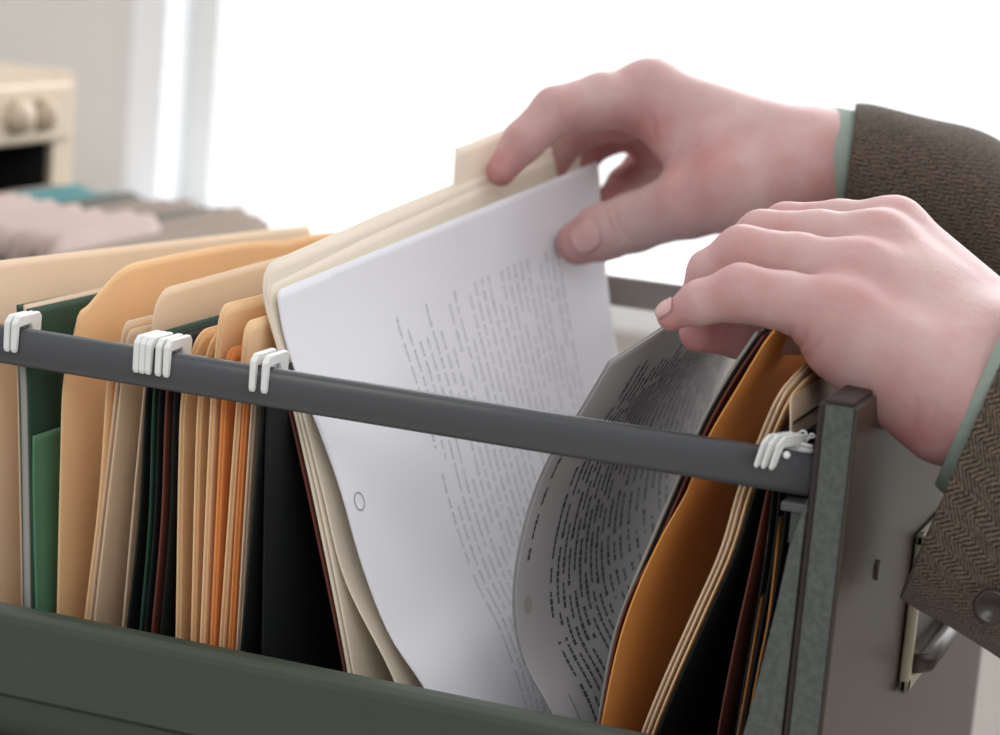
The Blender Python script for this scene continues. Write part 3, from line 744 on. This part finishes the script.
# ---- far hand (right hand, seen from the thumb side)
fh = dict(
    index=([(652, 98, 1.020), (602, 101, 1.010), (556, 111, 1.002), (523, 142, .998), (501, 171, .996)], [.0138, .0114, .0098, .0084, .0062]),
    middle=([(668, 104, 1.045), (624, 116, 1.052), (586, 124, 1.058), (560, 148, 1.062), (550, 176, 1.062)], [.0135, .0105, .0094, .0078, .0058]),
    ring=([(684, 118, 1.068), (648, 126, 1.078), (612, 133, 1.084), (588, 150, 1.086), (578, 178, 1.082)], [.013, .010, .0090, .0075, .0056]),
    pinky=([(700, 138, 1.086), (668, 152, 1.095), (645, 166, 1.10), (624, 184, 1.095), (608, 200, 1.085)], [.0135, .0105, .0090, .0076, .006]),
)
fthumb = ([(790, 175, .985), (735, 190, .985), (690, 202, .995), (635, 222, 1.015), (601, 233, 1.022), (578, 243, 1.024)], [.018, .0170, .0142, .0118, .0116, .0092])
wF = [V3(840, 162, 1.0), V3(950, 200, .99), V3(1200, 270, .97)]
def far_hand(P):
    d = None
    for k, (pts, rs) in fh.items():
        e = chain(P, [V3(*p) for p in pts], rs, .0025); d = e if d is None else smin(d, e, .0012)
    palm = None
    wl = {'index': V3(812, 157, .990), 'middle': V3(816, 158, 1.006), 'ring': V3(820, 155, 1.018), 'pinky': V3(822, 168, 1.026)}
    for k in fh:
        a = V3(*fh[k][0][0]); e = rcone(P, wl[k], a, .0165, fh[k][1][0]); palm = e if palm is None else smin(palm, e, .009)
    palm = smin(palm, rcone(P, V3(*fh['index'][0][0]), V3(700, 185, .998), .010, .010), .012)
    palm = smin(palm, rcone(P, V3(735, 165, .995), V3(800, 165, .998), .019, .018), .012)
    palm = smin(palm, rcone(P, V3(760, 195, 1.0), V3(830, 185, 1.0), .0165, .018), .012)
    palm = smin(palm, rcone(P, V3(812, 160, 1.0), wF[0], .0172, .0162), .010)
    palm = smin(palm, rcone(P, wF[0], wF[1], .0168, .020), .012)
    palm = smin(palm, rcone(P, wF[0] + np.array([0, .008, -.006]), wF[1] + np.array([0, .008, -.006]), .0165, .020), .012)
    palm = smin(palm, rcone(P, wF[1], wF[2], .021, .028), .012)
    d = smin(d, palm, .006)
    th = chain(P, [V3(*p) for p in fthumb[0]], fthumb[1], .004)
    d = smin(d, th, .006)
    a = V3(648, 86, 1.014); d = smin(d, np.linalg.norm(P - a, axis=-1) - .0070, .010)
    d = smin(d, rcone(P, V3(690, 150, 1.07), V3(655, 150, 1.085), .014, .010), .006)
    return creases(P, d, FCR, 1.0)
BV, BF, FL = [], [], []
def bounds(pts, pad):
    A = np.array(pts); return A.min(0) - pad, A.max(0) + pad
def add_hand(fn, pts, flush, vox=.0009):
    lo, hi = bounds(pts, .034)
    V, F = sdf_mesh(fn, lo, hi, vox)
    f = np.zeros(len(V))
    for (c, r, s_) in flush: f = np.maximum(f, s_ * np.exp(-(np.linalg.norm(V - c, axis=1) / r) ** 2))
    o = len(BV); BV.extend(V); BF.extend([tuple(i + o for i in q) for q in F]); FL.extend(f)
flN = []
for k in nh:
    p = nh[k][0]; flN += [(yp(*p[0]) + np.array([0, 0, .01]), .012, .45), (yp(*p[2]), .013, .65), (yp(*p[4]), .011, .8)]
flN += [(yp(*nthumb[0][4]), .02, 1.0), (yp(800, 355, .02), .016, .75), (yp(925, 445, .03), .028, .7), (yp(862, 300, .025), .014, .5), (yp(880, 420, .03), .02, .5)]
add_hand(near_hand, [yp(*q) for k in nh for q in nh[k][0]] + [yp(*q) for q in nthumb[0]] + wristN[:2], flN)
flF = []
for k in fh:
    p = fh[k][0]; flF += [(V3(*p[2]), .013, .6), (V3(*p[4]), .014, .9)]
flF += [(V3(*fh['middle'][0][1]), .03, .8), (V3(*fh['ring'][0][2]), .03, 1), (V3(*fthumb[0][5]), .014, .75), (V3(700, 170, .98), .02, .7), (V3(830, 190, .98), .03, .5), (V3(640, 80, 1.0), .012, .4), (V3(650, 140, 1.01), .018, .8)]
add_hand(far_hand, [V3(*q) for k in fh for q in fh[k][0]] + [V3(*q) for q in fthumb[0]] + wF[:2], flF)

person = empty('person', (.9, .15, FZ)); tagit(person, 'person in a brown herringbone jacket searching the drawer, both hands over the folders', 'person')
me = mesh('body', BV, BF); at = me.attributes.new('flush', 'FLOAT', 'POINT'); at.data.foreach_set('value', np.array(FL, np.float32))
body = link('body', me, M['skin'], person, True)
md = body.modifiers.new('smooth', 'SMOOTH'); md.factor = .5; md.iterations = 2

# finger nails: small curved plates lying on the finger backs
def nail(c, along, up, L, Wd, fn, lift=.0002):
    c = Vector(c); a = Vector(along).normalized(); u = Vector(up); u = (u - a * u.dot(a)).normalized(); s_ = a.cross(u)
    V, F = [], []; n = 11; m_ = 9
    for i in range(n):
        for j in range(m_):
            x = -1 + 2 * i / (n - 1); y = -1 + 2 * j / (m_ - 1)
            sx = x * math.sqrt(1 - .42 * y * y); sy = y * math.sqrt(1 - .3 * x * x)
            V.append(c + a * (sx * L / 2) + s_ * (sy * Wd / 2) + u * (lift - .16 * Wd * sy * sy - .0006 * max(0, abs(sx) - .5)))
    Q = np.array([tuple(v) for v in V]) + np.array(tuple(u)) * .003
    for _ in range(14): Q = Q - np.array(tuple(u)) * ((fn(Q[None, None])[0, 0] - lift) * .8)[:, None]
    V = list(Q)
    for i in range(n - 1):
        for j in range(m_ - 1): F.append((i * m_ + j, (i + 1) * m_ + j, (i + 1) * m_ + j + 1, i * m_ + j + 1))
    o = link('fingernail', mesh('fingernail', V, F), M['nail'], person, True); md = o.modifiers.new('t', 'SOLIDIFY'); md.thickness = .0005
    return o
camdir = lambda p: Vector(CAM) - Vector(p)
tip = Vector(V3(578, 243, 1.024)); ipj = Vector(V3(601, 233, 1.022)); al = tip - ipj
upv = camdir(tip).normalized() + Vector((0, 0, .25))
nail(Vector(V3(586, 243, 1.0235)) + upv.normalized() * .009, al, upv, .0130, .0120, far_hand)
tip = Vector(yp(672, 316, .018)); j = Vector(yp(700, 303, .018)); al = tip - j
upv = Vector((-.35, -.62, .70))
nail(tip + al.normalized() * .0002 + (upv - al.normalized() * upv.dot(al.normalized())).normalized() * .0046, al, upv, .0070, .0066, near_hand)

# ------------------------------------------------------------------ sleeves
def ring_pts(c, A, B, n=72): return [c + A * math.cos(2 * math.pi * k / n) + B * math.sin(2 * math.pi * k / n) for k in range(n)]
def sleeve(name, secs, m, parent, wr=.0, th=.0022, seed=0, n=96, sub=6):
    """secs: list of (center, A, B) half-axes; catmull interpolated; open tube with thickness and folds"""
    Q = np.array([s_[0] for s_ in secs]); k_ = len(Q); par = np.linspace(0, k_ - 1, (k_ - 1) * sub + 1); C_ = []
    for p in par:
        i = min(int(p), k_ - 2); t = p - i; g = lambda j: Q[min(max(j, 0), k_ - 1)]
        m0 = (g(i + 1) - g(i - 1)) / 2; m1 = (g(i + 2) - g(i)) / 2
        C_.append((2*t**3-3*t*t+1)*g(i)+(t**3-2*t*t+t)*m0+(-2*t**3+3*t*t)*g(i+1)+(t**3-t*t)*m1)
    C_ = np.array(C_)
    A_ = np.array([[np.interp(p, range(len(secs)), [s_[1][i] for s_ in secs]) for i in range(3)] for p in par])
    B_ = np.array([[np.interp(p, range(len(secs)), [s_[2][i] for s_ in secs]) for i in range(3)] for p in par])
    V, F, UVc = [], [], []
    r = np.random.default_rng(seed); ph = r.random(8) * 6.28; L = 0
    for i in range(len(C_)):
        if i: L += np.linalg.norm(C_[i] - C_[i - 1])
        per = math.pi * (np.linalg.norm(A_[i]) + np.linalg.norm(B_[i]))
        for k in range(n):
            q = 2 * math.pi * k / n
            f = 1 + wr * min(1, i / 4) * (math.sin(3 * q + ph[0] + L * 60) * .5 + math.sin(2 * q + ph[1] - L * 95) * .6 + math.sin(5 * q + ph[2] + L * 130) * .3)
            V.append(C_[i] + (A_[i] * math.cos(q) + B_[i] * math.sin(q)) * f); UVc.append((per * k / n, L))
    rows = len(C_)
    for i in range(rows - 1):
        for k in range(n): F.append((i * n + k, i * n + (k + 1) % n, (i + 1) * n + (k + 1) % n, (i + 1) * n + k))
    me = mesh(name, V, F); uv = me.uv_layers.new(name='UVMap')
    for p in me.polygons:
        ks = [l % n for l in p.vertices]
        wrap = (0 in ks) and (n - 1 in ks)
        for li, vi in zip(p.loop_indices, p.vertices):
            x, y = UVc[vi]
            if wrap and vi % n == 0: x += UVc[vi + n - 1][0] + (UVc[vi + 1][0] - UVc[vi][0])
            uv.data[li].uv = (x, y)
    o = link(name, me, m, parent, True)
    md = o.modifiers.new('t', 'SOLIDIFY'); md.thickness = th; md.offset = -1
    return o
jk = empty('jacket', (.9, .15, FZ)); jk.parent = person; jk.matrix_parent_inverse = Matrix.Translation(-Vector(person.location))
def sec(p_top, p_bot, depth_half, out, off=0.0):
    """section from two silhouette points (3-D) and half depth along 'out' direction"""
    a, b = np.array(p_top), np.array(p_bot); c = (a + b) / 2 + np.array(out) * off
    return (c, (a - b) / 2, np.array(out) * depth_half)
view = lambda u, v: ray(u, v) / np.linalg.norm(ray(u, v))
vn = view(960, 470)
N_ = [sec(yp(1032, 288, .052), yp(904, 592, .038), .036, vn), sec(yp(1062, 310, .052), yp(935, 612, .040), .037, vn),
      sec(yp(1135, 350, .055), yp(1000, 652, .044), .040, vn), sec(yp(1260, 400, .06), yp(1120, 720, .05), .042, vn),
      sec(yp(1500, 480, .06), yp(1360, 830, .05), .05, vn)]
NE = N_[-1][0]
N_ += [(np.array([.50, .0, -.06]), np.array([.02, 0, .055]), np.array([0, .055, 0])), (np.array([.60, -.02, .03]), np.array([-.045, 0, .045]), np.array([0, .062, 0])), (np.array([.72, -.06, .20]), np.array([-.06, 0, .035]), np.array([0, .07, 0])), (np.array([.80, -.04, .27]), np.array([-.07, 0, .03]), np.array([0, .07, 0]))]
def P3(link_parent=None): pass
ns = sleeve('sleeve', N_, M['tweed'], jk, .018, seed=3)
vn2 = view(900, 400)
def shf(secs, s): return [(c, A * s, B * s) for c, A, B in secs]
# shirt cuff just inside the near sleeve
N2_ = [sec(yp(1019, 292, .050), yp(938, 482, .042), .0325, vn), sec(yp(1030, 300, .050), yp(947, 492, .042), .0325, vn), sec(yp(1075, 335, .052), yp(990, 530, .046), .0325, vn), sec(yp(1130, 380, .055), yp(1045, 575, .05), .0325, vn)]
sleeve('shirt_cuff', N2_, M['shirt'], jk, .0, .0012, 4)
vf = view(860, 160)
F_ = [sec(V3(856, 109, 1.0), V3(844, 224, 1.0), .028, vf), sec(V3(884, 112, 1.0), V3(874, 240, 1.0), .031, vf), sec(V3(935, 125, .995), V3(925, 268, .995), .036, vf),
      sec(V3(990, 141, .99), V3(975, 300, .99), .041, vf), sec(V3(1060, 185, .985), V3(1030, 350, .985), .046, vf), sec(V3(1250, 260, .97), V3(1180, 450, .97), .052, vf), sec(V3(1500, 300, .95), V3(1400, 520, .95), .056, vf)]
F_ += [(np.array([.52, .30, -.02]), np.array([.02, 0, .055]), np.array([0, .055, 0])), (np.array([.62, .33, .05]), np.array([-.045, 0, .045]), np.array([0, .062, 0])), (np.array([.72, .36, .20]), np.array([-.06, 0, .035]), np.array([0, .07, 0])), (np.array([.80, .34, .27]), np.array([-.07, 0, .03]), np.array([0, .07, 0]))]
sleeve('sleeve', F_, M['tweed'], jk, .02, seed=8)
F2_ = [sec(V3(832, 110, 1.0), V3(820, 218, 1.0), .0265, vf), sec(V3(845, 112, 1.0), V3(836, 215, 1.0), .0255, vf), sec(V3(870, 118, 1.0), V3(862, 225, 1.0), .026, vf), sec(V3(930, 135, .995), V3(920, 245, .995), .027, vf)]
sleeve('shirt_cuff', F2_, M['shirt'], jk, .0, .0012, 5)
# jacket torso, trousers and head of the standing person, right of the picture
def ell(c, a, b): return (np.array(c), np.array([a, 0, 0]), np.array([0, b, 0]))
tor = [ell((.86, .15, -.62), .12, .19), ell((.86, .15, -.45), .125, .20), ell((.86, .15, -.2), .125, .20), ell((.85, .15, 0), .13, .21), ell((.84, .15, .18), .13, .225), ell((.83, .15, .27), .11, .215), ell((.82, .15, .31), .085, .15), ell((.81, .15, .335), .06, .08)]
sleeve('torso', tor, M['tweed'], jk, .0, .002, 2)
M['trousers'] = mat('dark_trousers', srgb(44, 44, 48), .9)
for yy in (.06, .24):
    tr = [ell((.87, yy, -.58), .09, .095), ell((.87, yy, -.8), .075, .08), ell((.87, yy, FZ + .06), .055, .058)]
    sleeve('trouser_leg', tr, M['trousers'], person, .0, .002, 2)
    shoe = bmesh.new(); bmesh.ops.create_uvsphere(shoe, u_segments=24, v_segments=12, radius=1, matrix=Matrix.Translation((.82, yy, FZ + .04)) @ Matrix.Diagonal((.14, .048, .042, 1)))
    bm_obj('shoe', shoe, M['button'], person, True)
def head(P):
    c = np.array([.78, .15, .52]); I = np.eye(3)
    d = ellip(P, c, I, (.095, .075, .105)); d = smin(d, ellip(P, c + np.array([-.025, 0, -.06]), I, (.062, .055, .062)), .03)
    d = smin(d, rcone(P, c + np.array([.02, 0, -.06]), np.array([.82, .15, .30]), .055, .062), .02)
    d = smin(d, rcone(P, c + np.array([-.092, 0, .005]), c + np.array([-.108, 0, -.028]), .007, .012), .008)
    for y_ in (-.032, .032):
        d = smax(d, -(np.linalg.norm(P - (c + np.array([-.094, y_, .005])), axis=-1) - .012), .012)
        d = smin(d, np.linalg.norm(P - (c + np.array([-.078, y_, .004])), axis=-1) - .0125, .003)
    for y_ in (-.076, .076): d = smin(d, ellip(P, c + np.array([.005, y_, -.01]), I, (.02, .007, .032)), .006)
    d = smin(d, ellip(P, c + np.array([-.084, 0, -.058]), I, (.010, .024, .006)), .004)
    return d
V, F = sdf_mesh(head, (.64, .04, .27), (.91, .26, .66), .004)
hd = link('head', mesh('head', V, F), M['skin'], person, True)
def hair(P): return smax(ellip(P, np.array([.787, .15, .54]), np.eye(3), (.105, .085, .108)), -( (P[..., 0] - .735) * .75 + (P[..., 2] - .50) * .65), .01)
V, F = sdf_mesh(hair, (.64, .04, .40), (.92, .26, .67), .004)
link('hair', mesh('hair', V, F), mat('brown_hair', srgb(70, 50, 36), .7, noise=.4, nscale=200), person, True)
# cuff button
c = np.array(N_[1][0]); bp_ = yp(992, 607, .006)
bm = bmesh.new()
prof = [(0, .0012), (.0032, .0012), (.0042, .0022), (.0052, .0022), (.0058, .0012), (.0058, 0), (0, 0)]
n = 32; rings = [[(r_ * math.cos(2 * math.pi * k / n), r_ * math.sin(2 * math.pi * k / n), z) for k in range(n)] for r_, z in [(max(a_, 1e-5), b_) for a_, b_ in prof]]
V, F = loft(rings)
vs = [bm.verts.new(v) for v in V]
for f in F: bm.faces.new([vs[i] for i in f])
zax = (camdir(bp_).normalized() + Vector((0, -.2, -.1))).normalized()
bm.transform(Matrix.Translation(Vector(bp_)) @ zax.to_track_quat('Z', 'Y').to_matrix().to_4x4())
bm_obj('button', bm, M['button'], jk, True)
